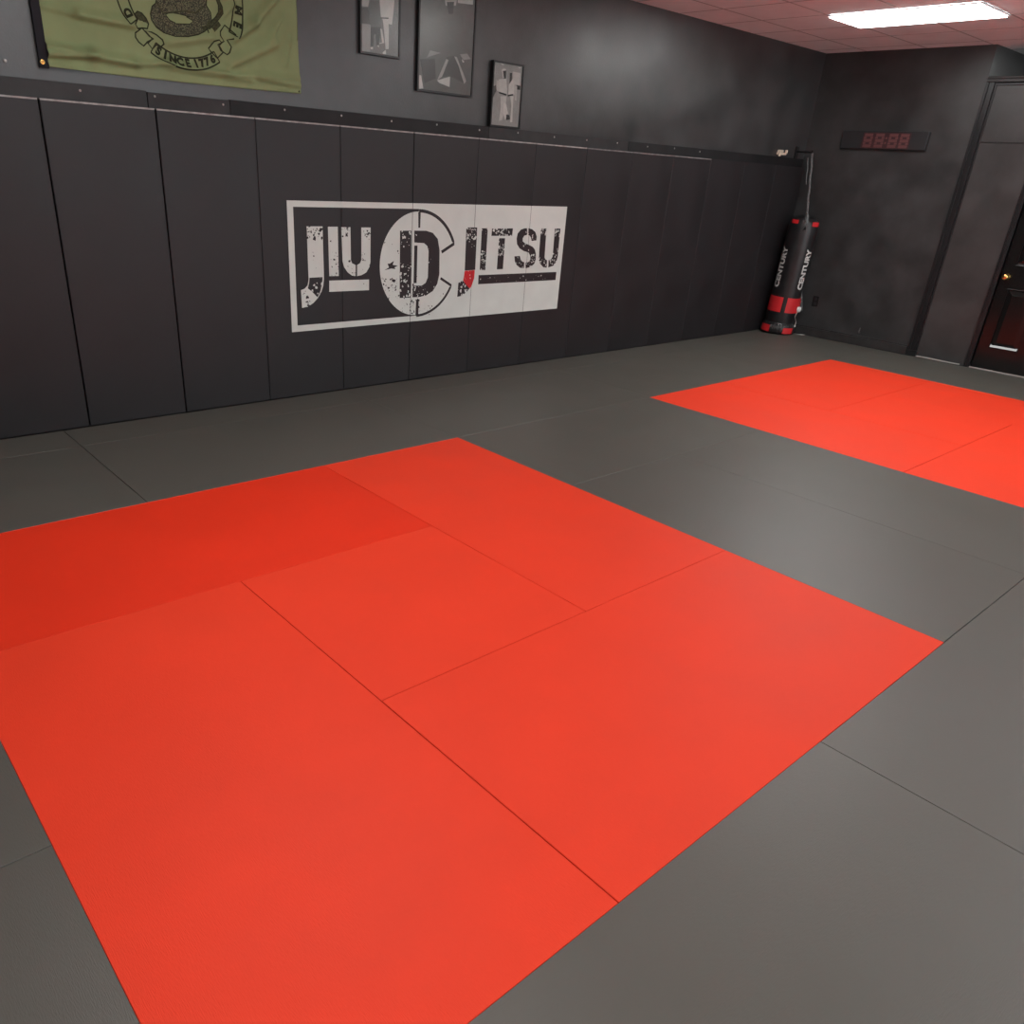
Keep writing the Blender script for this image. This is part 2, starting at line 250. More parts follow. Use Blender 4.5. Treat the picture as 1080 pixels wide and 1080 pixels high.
T = {
  'J1': [(-0.282,1.148),(-0.158,1.148),(-0.157,0.976),(-0.156,0.808),(-0.163,0.761),(-0.179,0.72),(-0.209,0.68),(-0.245,0.649),(-0.288,0.626),(-0.337,0.62),(-0.341,0.739),(-0.312,0.747),(-0.287,0.769),(-0.278,0.807),(-0.279,0.888),(-0.28,1.134)],
  'J1P': [(-0.271,0.818),(-0.169,0.819),(-0.169,0.803),(-0.175,0.762),(-0.19,0.721),(-0.212,0.685),(-0.257,0.727),(-0.287,0.749),(-0.276,0.784)],
  'I1': [(-0.115,1.146),(-0.037,1.146),(-0.035,0.821),(-0.112,0.823)],
  'U1L': [(-0.008,1.143),(0.066,1.143),(0.068,0.925),(0.078,0.904),(0.108,0.891),(0.107,0.816),(0.077,0.82),(0.041,0.843),(0.012,0.879),(-0.002,0.921)],
  'U1R': [(0.158,1.141),(0.236,1.141),(0.235,0.909),(0.225,0.873),(0.198,0.837),(0.16,0.821),(0.12,0.815),(0.121,0.891),(0.145,0.902),(0.157,0.923)],
  'B1': [(-0.113,0.793),(0.223,0.788),(0.223,0.713),(-0.115,0.717)],
  'DST': [(0.496,1.119),(0.6,1.119),(0.609,0.64),(0.503,0.643)],
  'DBOW': [(0.627,1.119),(0.739,1.118),(0.803,1.103),(0.853,1.06),(0.875,0.98),(0.882,0.803),(0.864,0.73),(0.822,0.679),(0.758,0.649),(0.683,0.64),(0.625,0.642),(0.624,0.728),(0.712,0.724),(0.749,0.743),(0.769,0.783),(0.768,0.974),(0.754,1.01),(0.722,1.031),(0.63,1.037)],
  'DBAR': [(0.631,1.015),(0.66,1.015),(0.661,0.745),(0.632,0.746)],
  'LT': [(0.66,1.247),(0.682,1.247),(0.681,1.139),(0.664,1.139)],
  'LB': [(0.661,0.621),(0.686,0.62),(0.686,0.499),(0.658,0.501)],
  'SPL': [(0.387,0.893),(0.409,0.893),(0.444,0.911),(0.434,0.884),(0.48,0.875),(0.45,0.865),(0.46,0.853),(0.42,0.858),(0.36,0.848),(0.4,0.866)],
  'J2': [(1.135,1.141),(1.248,1.141),(1.25,0.976),(1.252,0.823),(1.141,0.821),(1.138,1.037)],
  'J2R': [(1.141,0.819),(1.248,0.821),(1.246,0.76),(1.225,0.705),(1.206,0.682),(1.179,0.695),(1.13,0.746),(1.136,0.776)],
  'J2H': [(1.081,0.73),(1.126,0.746),(1.202,0.681),(1.17,0.653),(1.121,0.627),(1.076,0.622)],
  'I2': [(1.298,1.135),(1.361,1.135),(1.362,0.818),(1.301,0.822)],
  'TT': [(1.408,1.132),(1.639,1.134),(1.636,1.077),(1.406,1.078)],
  'TS': [(1.492,1.06),(1.558,1.059),(1.558,0.82),(1.49,0.82)],
  'SA': [(1.801,1.135),(1.81,1.083),(1.777,1.078),(1.76,1.056),(1.762,1.034),(1.793,1.017),(1.844,1.003),(1.888,0.988),(1.916,0.966),(1.931,0.932),(1.935,0.886),(1.923,0.852),(1.883,0.828),(1.824,0.818),(1.816,0.861),(1.853,0.868),(1.872,0.888),(1.868,0.916),(1.843,0.944),(1.784,0.957),(1.732,0.98),(1.699,1.013),(1.69,1.057),(1.698,1.095),(1.731,1.124),(1.771,1.134)],
  'SB': [(1.818,1.135),(1.862,1.127),(1.902,1.105),(1.923,1.071),(1.923,1.039),(1.867,1.036),(1.858,1.061),(1.839,1.077),(1.822,1.083)],
  'SC': [(1.68,0.917),(1.743,0.919),(1.755,0.89),(1.777,0.873),(1.801,0.868),(1.803,0.821),(1.758,0.823),(1.715,0.847),(1.691,0.875)],
  'U2L': [(1.966,1.132),(2.034,1.132),(2.042,0.901),(2.056,0.883),(2.077,0.877),(2.081,0.816),(2.039,0.82),(1.996,0.85),(1.974,0.885),(1.97,0.948)],
  'U2R': [(2.137,1.132),(2.205,1.132),(2.207,0.909),(2.196,0.863),(2.161,0.829),(2.101,0.816),(2.095,0.877),(2.126,0.882),(2.142,0.907)],
  'co': [(-1.151,2.292),(-1.157,2.275),(-1.178,2.259),(-1.192,2.222),(-1.189,2.194),(-1.166,2.164),(-1.129,2.143),(-1.071,2.133),(-1.009,2.139)],
  'co2': [(-0.998,2.14),(-0.934,2.158),(-0.891,2.179),(-0.854,2.207),(-0.837,2.237),(-0.84,2.277),(-0.862,2.307),(-0.859,2.334)],
  'ch': [(-1.107,2.23),(-1.082,2.244),(-1.038,2.245),(-0.966,2.24)],
  'ch2': [(-0.988,2.237),(-0.949,2.222),(-0.971,2.204),(-1.053,2.195)],
  'ch3': [(-1.055,2.198),(-1.086,2.207)],
  'tail': [(-0.792,2.344),(-0.781,2.318),(-0.784,2.284),(-0.804,2.255),(-0.836,2.227),(-0.868,2.199)],
  'knA': [(-1.279,2.21),(-1.262,2.224),(-1.24,2.219),(-1.22,2.199),(-1.209,2.175),(-1.218,2.151),(-1.248,2.15),(-1.272,2.144),(-1.289,2.161),(-1.267,2.187)],
  'knB': [(-1.286,2.123),(-1.248,2.15),(-1.21,2.116),(-1.188,2.109),(-1.225,2.088),(-1.247,2.067),(-1.272,2.082),(-1.287,2.103)],
  'knC': [(-1.231,2.14),(-1.196,2.137),(-1.17,2.128),(-1.141,2.108),(-1.135,2.089),(-1.157,2.07),(-1.176,2.081),(-1.2,2.058),(-1.222,2.082),(-1.196,2.105)],
  'knD': [(-0.788,2.192),(-0.759,2.227),(-0.706,2.185),(-0.721,2.162),(-0.752,2.155),(-0.728,2.123),(-0.744,2.093),(-0.762,2.08),(-0.796,2.098),(-0.811,2.124),(-0.77,2.146),(-0.789,2.171)],
  'knE': [(-0.871,2.099),(-0.835,2.138),(-0.8,2.149),(-0.784,2.137),(-0.802,2.121),(-0.784,2.089),(-0.821,2.056),(-0.857,2.084)],
  'crL': [(-1.746,2.179),(-1.578,2.162),(-1.309,2.151),(-1.762,2.01),(-1.655,2.002),(-1.762,1.969),(-1.532,1.986),(-1.311,1.973),(-1.118,1.99),(-1.764,1.919),(-1.564,1.901)],
  'crR': [(-0.43,2.396),(-0.576,2.252),(-0.7,2.164),(-0.443,2.168),(-0.744,2.027),(-1.156,1.996),(-0.764,1.978),(-0.307,2.002),(-1.1,2.097),(-0.847,2.153),(-0.703,2.331),(-0.756,2.279)],
  'PH1': [('rect',[(0.176,2.199),(0.467,2.208)]),(190,[(0.18,2.483),(0.245,2.492),(0.236,2.455),(0.182,2.452)]),(95,[(0.177,2.446),(0.236,2.451),(0.255,2.364),(0.181,2.36)]),(170,[(0.188,2.357),(0.257,2.361),(0.253,2.211),(0.186,2.207)]),(112,[(0.241,2.455),(0.255,2.493),(0.326,2.504),(0.337,2.409),(0.332,2.357),(0.265,2.345),(0.25,2.367)]),(80,[(0.26,2.348),(0.337,2.358),(0.323,2.257),(0.304,2.252),(0.299,2.313),(0.284,2.311),(0.277,2.242),(0.258,2.243)]),(215,[(0.326,2.504),(0.443,2.521),(0.437,2.452),(0.426,2.383),(0.398,2.383),(0.401,2.356),(0.401,2.242),(0.376,2.239),(0.367,2.321),(0.352,2.401),(0.337,2.409)]),(60,[(0.334,2.411),(0.398,2.418),(0.398,2.411),(0.334,2.405)]),(215,[(0.332,2.351),(0.347,2.346),(0.365,2.273),(0.323,2.263),(0.326,2.268),(0.348,2.274)]),(230,[(0.255,2.236),(0.275,2.241),(0.275,2.228),(0.258,2.226)]),(230,[(0.306,2.252),(0.321,2.255),(0.324,2.242)]),(230,[(0.353,2.219),(0.378,2.236),(0.381,2.212),(0.354,2.209)])],
  'PH2': [('rect',[(0.665,2.025),(1.142,2.036)]),(205,[(0.981,2.598),(1.118,2.618),(1.121,2.591),(0.982,2.582)]),(190,[(0.867,2.581),(0.972,2.597),(0.966,2.564),(0.876,2.551)]),(95,[(0.883,2.573),(0.948,2.583),(0.944,2.513),(0.903,2.507)]),(165,[(0.726,2.23),(0.752,2.276),(0.846,2.271),(0.778,2.249)]),(100,[(0.902,2.252),(0.977,2.272),(1.065,2.111),(0.942,2.139),(0.866,2.131)]),(185,[(0.822,2.104),(0.898,2.241),(0.919,2.237),(0.866,2.131)]),(215,[(0.822,2.104),(0.938,2.138),(0.938,2.073),(0.843,2.09)]),(185,[(0.968,2.265),(0.994,2.262),(1.091,2.125),(1.074,2.106),(1.054,2.138),(1.015,2.208)]),(220,[(1.038,2.256),(1.065,2.242),(1.052,2.235)]),(215,[(0.662,2.119),(0.678,2.121),(0.701,2.043),(0.665,2.034)]),(165,[(1.019,2.282),(1.087,2.295),(1.124,2.265),(1.055,2.252)]),(90,[(0.666,2.215),(0.795,2.229),(0.809,2.114),(0.712,2.077)])],
  'PH3': [('rect',[(1.345,1.875),(1.629,1.881)]),(205,[(1.537,2.229),(1.618,2.228),(1.624,2.148),(1.553,2.148)]),(225,[(1.407,2.27),(1.446,2.267),(1.433,2.257)]),(225,[(1.585,2.264),(1.622,2.263),(1.611,2.257)]),(190,[(1.337,2.258),(1.363,2.247),(1.361,2.193),(1.34,2.191)]),(60,[(1.587,2.145),(1.628,2.144),(1.628,2.118),(1.59,2.117)]),(95,[(1.333,2.114),(1.375,2.127),(1.385,2.092),(1.341,2.033)]),(215,[(1.425,2.227),(1.442,2.24),(1.464,2.238),(1.481,2.178),(1.441,2.179)]),(75,[(1.436,2.224),(1.468,2.229),(1.475,2.168),(1.452,2.175)]),(205,[(1.399,2.166),(1.477,2.178),(1.495,2.078),(1.411,2.085)]),(200,[(1.375,2.159),(1.4,2.157),(1.41,2.089),(1.385,2.092)]),(75,[(1.509,2.217),(1.531,2.22),(1.532,2.174),(1.514,2.14)]),(210,[(1.503,2.139),(1.549,2.189),(1.573,2.169),(1.569,2.08),(1.507,2.066)]),(45,[(1.411,2.086),(1.488,2.078),(1.485,2.067),(1.412,2.076)]),(45,[(1.503,2.074),(1.557,2.085),(1.558,2.075),(1.504,2.064)]),(200,[(1.424,2.058),(1.489,2.064),(1.489,2.027),(1.458,1.902),(1.426,1.895),(1.438,1.995)]),(210,[(1.526,2.067),(1.562,2.07),(1.562,2.005),(1.567,1.896),(1.544,1.894),(1.547,2.004)]),(215,[(1.465,2.02),(1.487,2.017),(1.516,1.954),(1.491,1.905),(1.464,1.95)]),(70,[(1.498,1.943),(1.532,1.941),(1.542,1.913),(1.506,1.906)]),(195,[(1.561,2.145),(1.592,2.138),(1.595,2.045),(1.573,2.043)])],
}
# ---------------------------------------------------------------- room shell
X0, X1, Y0, Y1 = -6.0, BACKX, -7.0, WALLY
XE, YP, PH = 8.6, -0.29, 2.585               # end of the space behind the low partition, its edge, its height
m = MB(); m.box(X0-.1, XE+.1, Y0-.1, Y1+.1, -0.10, -0.04, FLOORM); struct(m, 'floor')
m = MB(); m.box(X0-.1, XE+.1, Y0-.1, Y1+.1, CEIL, CEIL+0.05, CEILM); cl = struct(m, 'ceiling')
m = MB()
k = -17
while 4.10+0.6*k < XE:
    x = 4.10+0.6*k
    if x > X0: m.box(x-0.008, x+0.008, Y0, Y1 if x < BACKX else YP, CEIL-0.0010, CEIL, GRIDM)
    k += 1
k = -13
while 0.35+0.6*k < Y1:
    y = 0.35+0.6*k
    if y > Y0: m.box(X0, BACKX if y > YP else XE, y-0.008, y+0.008, CEIL-0.0008, CEIL, GRIDM)
    k += 1
m.build('ceiling_grid', cl)
m = MB(); m.box(X0-.1, X1+.12, Y1, Y1+0.1, -0.04, CEIL, WALL); struct(m, 'wall_left')
m = MB(); m.box(X1, X1+.12, YP, Y1, -0.04, CEIL, WALL); m.box(X1+.12, XE, YP, YP+.1, -0.04, CEIL, WALL); struct(m, 'wall_back')
m = MB(); m.box(XE, XE+.1, Y0, YP+.1, -0.04, CEIL, WALL); struct(m, 'wall_far')
m = MB(); 
wx0, wx1, wz0, wz1 = -0.7, 5.1, 0.75, 2.35
for q in ((X0-.1, wx0, -.04, CEIL), (wx1, XE+.1, -.04, CEIL), (wx0, wx1, -.04, wz0), (wx0, wx1, wz1, CEIL)): m.box(q[0], q[1], Y0-.1, Y0, q[2], q[3], PLASTER)
struct(m, 'wall_right')
m = MB()
for x in (wx0, wx0+1.93, wx0+3.87, wx1): m.box(x-.03, x+.03, Y0-.06, Y0+.02, wz0, wz1, LFRAME)
for z in (wz0, wz1): m.box(wx0-.03, wx1+.03, Y0-.06, Y0+.02, z-.03, z+.03, LFRAME)
struct(m, 'added_window_1', .004)  # unseen window frame, added to go with the fill light
m = MB(); m.box(X0-.1, X0, Y0, Y1, -0.04, CEIL, PLASTER); struct(m, 'wall_front')
DY0, DY1, DH = -1.745, -0.935, 2.03           # door opening
m = MB(PANELP)
m.box(X1, X1+.11, DY1, YP-.001, -0.04, PH, PANELP); m.box(X1, X1+.11, DY0, DY1, DH, PH, PANELP); m.box(X1, X1+.11, Y0, DY0, -0.04, PH, PANELP)
pt = struct(m, 'wall_partition')
# casing round the partition front, its joint ledge, base strip
m = MB()
m.box(X1-.022, X1, -0.372, -0.325, 0.0, PH-.03, TRIM); m.box(X1-.030, X1, -0.325, -0.298, 0.0, PH-.03, TRIM); m.box(X1-.012, X1, -0.392, -0.376, 0.0, PH-.05, TRIM)
m.box(X1-.034, X1+.0, -0.400, -0.292, 0.0, 0.06, TRIM)
struct(m, 'trim_1', 0.004)
m = MB(); m.box(X1-.028, X1, Y0, -0.298, PH-.03, PH, BASEB); m.box(X1-.040, X1+.11, Y0, -0.30, PH, PH+.018, BASEB); m.box(X1-.016, X1, Y0, -.376, PH-.055, PH-.036, TRIM)
struct(m, 'trim_2', 0.004)
m = MB(); m.box(X1-.010, X1, Y0, -0.378, 2.055, 2.068, BASEB); struct(m, 'trim_3', 0.003)
m = MB(); m.box(X1-.012, X1-.001, -0.84, -0.40, 0.0, 0.012, PALE); struct(m, 'trim_4', 0.002)
m = MB(); m.box(X1-.03, X1, YP, 1.335, 0.0, 0.085, BASEB); m.box(X1-.018, X1, YP, 1.335, 0.085, 0.10, BASEB); struct(m, 'baseboard_back', 0.004)
# door: six recessed panels in a leaf set into its frame
d = bpy.data.objects.new('door_1', None); C.objects.link(d); d.location = (X1, (DY0+DY1)/2, 0); tag(d, kind='structure')
lx = X1+0.022
PANELS = []
for (a, b) in ((0.10, 0.375), (0.435, 0.71)):
    for (za, zb) in ((0.215, 0.79), (1.00, 1.60), (1.70, 1.90)): PANELS.append((DY1-b, DY1-a, za, zb))
m = MB(DOORM)
ys = [DY0, DY1-.71, DY1-.435, DY1-.375, DY1-.10, DY1]; zs = [0.005, .215, .79, 1.0, 1.6, 1.7, 1.9, DH]
for i in range(5):
    for j in range(7):
        if i in (1, 3) and j in (1, 3, 5): continue
        m.box(lx, lx+.035, ys[i]+(0.003 if i == 0 else 0), ys[i+1]-(0.003 if i == 4 else 0), zs[j], zs[j+1]-(0.003 if j == 6 else 0), DOORM)
m.box(lx+.014, lx+.034, DY0+.02, DY1-.02, .1, DH-.02, DOORM)
m.build('door_leaf', d)
for (a, b, za, zb) in PANELS:
    m = MB(DOORM); i1 = 0.040; x = lx
    V = [(x+.014, a, za), (x+.014, b, za), (x+.014, b, zb), (x+.014, a, zb), (x+.002, a+i1+.02, za+i1+.02), (x+.002, b-i1-.02, za+i1+.02), (x+.002, b-i1-.02, zb-i1-.02), (x+.002, a+i1+.02, zb-i1-.02)]
    m.add(V, [(0,4,5,1), (1,5,6,2), (2,6,7,3), (3,7,4,0), (4,7,6,5)], DOORM)
    for (q0, q1, r0, r1) in ((a, b, za, za+.012), (a, b, zb-.012, zb), (a, a+.012, za+.012, zb-.012), (b-.012, b, za+.012, zb-.012)):
        m.box(x-.004, x+.013, q0, q1, r0, r1, DOORM)
    m.add([(x-.004, a+.012, za+.012), (x-.004, b-.012, za+.012), (x+.0145, b-.012, za+.041), (x+.0145, a+.012, za+.041), (x+.0145, a+.012, za+.012), (x+.0145, b-.012, za+.012)], [(0,3,2,1), (0,4,3), (1,2,5)], DOORM)
    m.build('door_panel', d, bevel=0.003)
m = MB(GOLD); ky, kz = DY1-.06, 0.895
m.lathe((lx, ky, kz), [(0.032, 0.0), (0.032, -.006), (0.012, -.012), (0.012, -.028), (0.024, -.036), (0.029, -.050), (0.026, -.064), (0.012, -.070)], GOLD, 28, 'x')
tag(m.build('door_knob', d, smooth=True), 'brass round door knob')
m = MB(TRIM)
for (a, b) in ((DY1, DY1+.050), (DY0-.050, DY0)): m.box(X1-.018, X1+.06, a, b, 0, DH+.05, TRIM); m.box(X1-.026, X1, a+.012, b-.012, 0, DH+.038, TRIM)
m.box(X1-.018, X1+.06, DY0, DY1, DH, DH+.05, TRIM)
m.build('door_casing', d, bevel=0.003)
m = MB(PALE); m.box(X1-.006, X1+.06, DY0, DY1, -0.005, 0.004, PALE); m.build('door_threshold', d)
m = MB(PALE); m.box(X1-.014, X1-.003, Y0+4.5, DY1-.002, 0.0, 0.010, PALE); struct(m, 'trim_5', 0.002)
# ---------------------------------------------------------------- ceiling lights
def ceiling_light(x, y, label):
    t = thing('ceiling_light', (x, y, CEIL), label, 'ceiling light', 'recessed ceiling lights')
    fr = MB(LFRAME); a, b = 0.30, 0.60; z0, z1 = CEIL-.014, CEIL-.004
    for (p, q, r, s_) in ((-a, a, -b, -b+.018), (-a, a, b-.018, b), (-a, -a+.018, -b+.018, b-.018), (a-.018, a, -b+.018, b-.018)): fr.box(x+p, x+q, y+r, y+s_, z0, z1, LFRAME)
    fr.build('frame', t)
    df = MB(DIFF); df.box(x-a+.018, x+a-.018, y-b+.018, y+b-.018, CEIL-.021, CEIL-.006, DIFF); df.build('diffuser', t)
    return t
def copy_tree(o, loc, label=None, parent=None):
    c = o.copy(); C.objects.link(c); c.parent = parent
    if loc is not None: c.location = loc
    if label: c['label'] = label
    for ch in o.children: copy_tree(ch, None, None, c)
    return c
lt0 = ceiling_light(*LIGHTS[0][0], LIGHTS[0][1])
for (x, y), lb in LIGHTS[1:]: copy_tree(lt0, (x, y, CEIL), lb)

# ---------------------------------------------------------------- floor mats (4 cm thick, tops at z = 0)
def floor_mat(x0, x1, y0, y1, M_, label, group, g=(.7, .7, .7, .7), longx=None):
    """g: gap in mm left on the x0, x1, y0, y1 sides"""
    cx, cy = (x0+x1)/2, (y0+y1)/2
    a, b, c, d_ = x0-cx+g[0]/1000, x1-cx-g[1]/1000, y0-cy+g[2]/1000, y1-cy-g[3]/1000
    lx_ = (x1-x0) >= (y1-y0) if longx is None else longx
    mb = MB(M_)
    if lx_: mb.box(a, b, c, d_, -0.04, 0.0, M_)
    else: mb.box(c, d_, -b, -a, -0.04, 0.0, M_)          # built lengthways, then turned, so the weave runs along the mat
    o = mb.build('floor_mat', org=(0, 0, 0), bevel=0.0012, segs=1)
    o.location = (cx, cy, 0)
    if not lx_: o.rotation_euler = (0, 0, PI/2)
    return tag(o, label, 'mat', group)
R1 = 'red mats of the near square'; R2 = 'red mats of the far square'; G1 = 'grey mats around the red squares'
floor_mat(-1, 0, -2, 0, RED, 'red floor mat at the far corner of the near red square', R1, (1.7, .3, 1.1, .3))
floor_mat(-2, 0, -3, -2, RED, 'red floor mat on the right of the near red square, beside the grey walkway', R1, (1.8, .3, .3, 1.0), False)
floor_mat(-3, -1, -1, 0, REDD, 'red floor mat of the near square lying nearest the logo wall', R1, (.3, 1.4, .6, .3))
floor_mat(-3, -2, -3, -1, RED, 'largest-looking red floor mat in the foreground, at bottom left', R1, (.3, 1.4, .3, .4))
floor_mat(-2, -1, -2, -1, RED, 'square half-size red mat at the centre of the near red square', R1, (1.4, 1.2, 1.0, .8))
floor_mat(3, 5, -1, 0, RED, 'red floor mat of the far square nearest the punching bag', R2, (4.0, .5, 2.4, .3))
floor_mat(2, 3, -2, 0, RED, 'red floor mat at the left corner of the far red square', R2, (.3, 3.0, 1.6, .3))
floor_mat(2, 4, -3, -2, RED, 'red floor mat of the far square along the walkway, cut by the photo edge', R2, (.3, .8, .3, 2.4))
floor_mat(4, 5, -3, -1, RED, 'red floor mat of the far square nearest the door', R2, (.6, .3, .3, 2.0))
floor_mat(3, 4, -2, -1, RED, 'square half-size red mat at the centre of the far red square', R2, (1.6, .4, 2.4, 1.6))
for (x0, x1, y0, y1, lb, g) in [
    (-4, -2, 0, 1, 'dark grey floor mat by the logo wall at the left edge of the photo', (.5, 1.6, .5, .6)),
    (-2, 0, 0, 1, 'dark grey floor mat between the near red square and the logo wall', (1.4, .4, .5, .5)),
    (0, 2, 0, 1, 'grey floor mat between the two red squares, below the right end of the logo', (.4, .9, .2, .3)),
    (2, 4, 0, 1, 'grey floor mat along the wall side of the far red square', (.9, .3, .5, .3)),
    (4, 6.09, 0, 1, 'dark grey floor mat in front of the punching bag', (.3, .5, .5, .3)),
    (-4, -2, 1, 1.336, 'narrow cut grey mat against the wall at the left edge of the photo', (.5, 1.6, .5, .5)),
    (-2, 0, 1, 1.336, 'narrow cut grey mat against the wall below the left half of the logo', (1.4, .4, .5, .5)),
    (0, 2, 1, 1.336, 'narrow cut grey mat against the wall below the right half of the logo', (.4, .4, .5, .5)),
    (2, 4, 1, 1.336, 'narrow cut grey mat against the wall right of the logo', (.4, .4, .5, .5)),
    (4, 6.09, 1, 1.336, 'narrow cut grey mat in the corner under the punching bag', (.4, .4, .5, .5)),
    (0, 2, -1, 0, 'grey walkway mat between the far corners of the two red squares', (.5, .5, .5, .2)),
    (0, 1, -3, -1, 'grey walkway mat touching the right side of the near red square', (.5, .5, 1.5, .5)),
    (1, 2, -3, -1, 'grey walkway mat touching the near side of the far red square', (.6, .5, 1.5, .5)),
    (5, 6.09, -2, 0, 'dark grey floor mat between the far red square and the door', (.5, .5, .5, .5)),
    (-1, 1, -4, -3, 'grey floor mat at the right edge of the photo, right of the near red corner', (1.2, .6, .5, 1.4)),
    (-3, -1, -4, -3, 'large grey floor mat filling the bottom right corner of the photo', (.6, 1.2, .5, .5)),
    (-4, -3, -2, 0, 'small visible grey corner of mat halfway down the left edge of the photo', (.5, .5, 1.3, .5)),
    (-4, -3, -4, -2, 'grey floor mat in the bottom left corner of the photo', (.5, .5, .5, 1.3)),
    (1, 3, -4, -3, 'grey floor mat beside the far red square, just past the right edge of the photo', (.5, .5, .5, .5)),
    (3, 5, -4, -3, 'grey floor mat past the right edge, beyond the far red square', (.5, .5, .5, .5)),
    (5, 6.09, -4, -2, 'grey floor mat in front of the door, past the right edge', (.5, .5, .5, .5))]:
    floor_mat(x0, x1, y0, y1, GREY, lb, G1, g)

# ---------------------------------------------------------------- wall padding
pads = ['black wall pad at the left edge of the photo, left of the first dark seam',
 'black wall pad between the two dark seams, under the left end of the flag',
 'black wall pad right of the second dark seam, under the right half of the flag',
 'black wall pad carrying the left end of the logo with the letters JI',
 'black wall pad carrying the U of JIU and the left part of the round emblem',
 'black wall pad behind the right part of the round emblem',
 'black wall pad behind the letters ITS of the logo',
 'black wall pad behind the right end of the logo',
 'first plain black wall pad right of the logo',
 'second plain black wall pad right of the logo',
 'third plain black wall pad right of the logo',
 'plain black wall pad one short of the corner, left of the punching bag',
 'black wall pad beneath the small pale bracket, beside the punching bag',
 'black wall pad in the corner behind the punching bag']
gaps = {0: 3.2, 1: 3.0, 2: .5, 3: .6, 4: 1.6, 5: .5, 6: .5, 7: 1.4, 8: .6, 9: .6, 10: .6, 11: .6}   # mm half-gap at seam k
for i, lb in enumerate(pads):
    a = -1.841+0.612*(i-1); b = a+0.612
    ga = gaps.get(i-1, .5)/1000; gb = gaps.get(i, .5)/1000
    t = thing('wall_pad', ((a+b)/2, WALLY, 0), lb, 'wall pad', 'black pads along the logo wall')
    mb = MB(PAD); mb.box(a+ga, min(b, 6.098)-gb, PADY, WALLY-.001, 0.001, 1.762, PAD); mb.build('pad', t, bevel=0.005)
    EM = PADEDGE if i < 8 else PADEDGE2 if i < 11 else PAD  # edge strip gets darker in steps towards the corner
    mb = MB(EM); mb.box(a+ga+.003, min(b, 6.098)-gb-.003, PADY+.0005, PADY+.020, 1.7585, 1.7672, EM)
    tag(mb.build('top_edge_strip', t), 'thin top edge strip')
# strips screwed over the pad tops
rails = [(-2.60, -1.262, 1.768, 1.852, RAIL, 'dark rubber strip above the pads at the far left, under the flag'),
         (-1.258, -0.765, 1.768, 1.846, RAILL, 'lighter grey strip above the pads under the middle of the flag'),
         (-0.762, 1.33, 1.768, 1.850, RAILD, 'very dark strip above the pads from the flag to the smallest picture'),
         (1.333, 3.00, 1.768, 1.850, RAIL, 'dark strip above the pads just right of the smallest picture'),
         (3.003, 6.09, 1.768, 1.848, RAILD, 'very dark strip above the pads near the corner')]  # darkest strip material used up to the corner
scr = [-2.02, -1.619, -1.217, -0.808, -0.398, 0.02, 0.425, 0.825, 1.235, 1.638, 2.05, 2.446, 2.847, 3.274, 3.68, 4.09]
for (a, b, z0, z1, M_, lb) in rails:
    t = thing('rail_strip', ((a+b)/2, WALLY, z0), lb, 'wall strip')
    mb = MB(M_); mb.box(a, b, PADY+.022, WALLY-.001, z0, z1, M_); mb.build('strip', t, bevel=0.002)
    for x in scr:
        if a < x < b:
            s_ = MB(SCREW); s_.lathe((x, PADY+.022, 1.824+0.004*math.sin(x*9)), [(0.0065, 0), (0.0055, -.002), (0.002, -.003)], SCREW, 12, 'y'); s_.build('screw', t, smooth=True)

# ---------------------------------------------------------------- the logo on the pads
rnd = random.Random(7)
sg = thing('wall_logo', (0.92, PADY, 0.46), 'large black and white rectangular JIU JITSU logo on the padded wall', 'sign')
Ya, Yb, Yc, Yd = PADY-.0002, PADY-.0010, PADY-.0016, PADY-.0021
L_, R_, B_, T_ = -0.423, 2.264, 0.460, 1.306
SPLIT = 0.667
mb = MB(WHITE); mb.box(SPLIT, R_, Yb, Ya, B_, T_, WHITE)
tag(mb.build('sign_panel', sg), 'plain white right half of the logo')
mb = MB(WHITE); mb.box(L_, SPLIT, Yb, Ya, T_-.038, T_, WHITE); mb.box(L_, SPLIT, Yb, Ya, B_, B_+.042, WHITE); mb.box(L_, L_+.045, Yb, Ya, B_+.042, T_-.038, WHITE)
tag(mb.build('sign_border', sg), 'white border strip round the black left half')
CX, CZ, RO = 0.667, 0.8786, 0.384
mb = MB(WHITE)
P = [(CX-(RO-.015)*math.cos(a)*0.945, CZ+(RO-.012)*math.sin(a)) for a in [-PI/2+PI*i/40 for i in range(41)]]
mb.prism(P, Yb, Ya, WHITE)
disc = P
flecks(mb, disc, 46, 0.008, BLACKV, Yc, Yb, rnd, zr=(0.50, 0.80))
flecks(mb, disc, 22, 0.012, BLACKV, Yc, Yb, rnd, zr=(0.70, 0.79), xr=(0.33, 0.48))
flecks(mb, disc, 8, 0.006, BLACKV, Yc, Yb, rnd, zr=(0.8, 1.2))
mb.prism(T['SPL'], Yc, Yb, BLACKV)
tag(mb.build('emblem_disc', sg), 'white speckled half disc')
mb = MB(BLACKV)
def arcs(a0, a1, n, r=RO-.007): return [(CX+r*math.cos(a0+(a1-a0)*i/n), CZ+r*math.sin(a0+(a1-a0)*i/n)) for i in range(n+1)]
yf = lambda x, z: Yc
mb.strip(arcs(PI/2, math.radians(22.5), 24)+[(0.896, 0.964)], 0.023, yf, BLACKV); mb.prism(T['LT'], Yc, Yb, BLACKV)
tag(mb.build('emblem_outline', sg), 'upper thin black C-shaped outline')
mb = MB(BLACKV)
mb.strip([(0.895, 0.772)]+arcs(math.radians(-26), -PI/2, 24), 0.019, yf, BLACKV); mb.prism(T['LB'], Yc, Yb, BLACKV)
flecks(mb, [(0.60, .5), (.70, .5), (.70, .62), (.60, .62)], 22, 0.012, BLACKV, Yc, Yb, rnd)
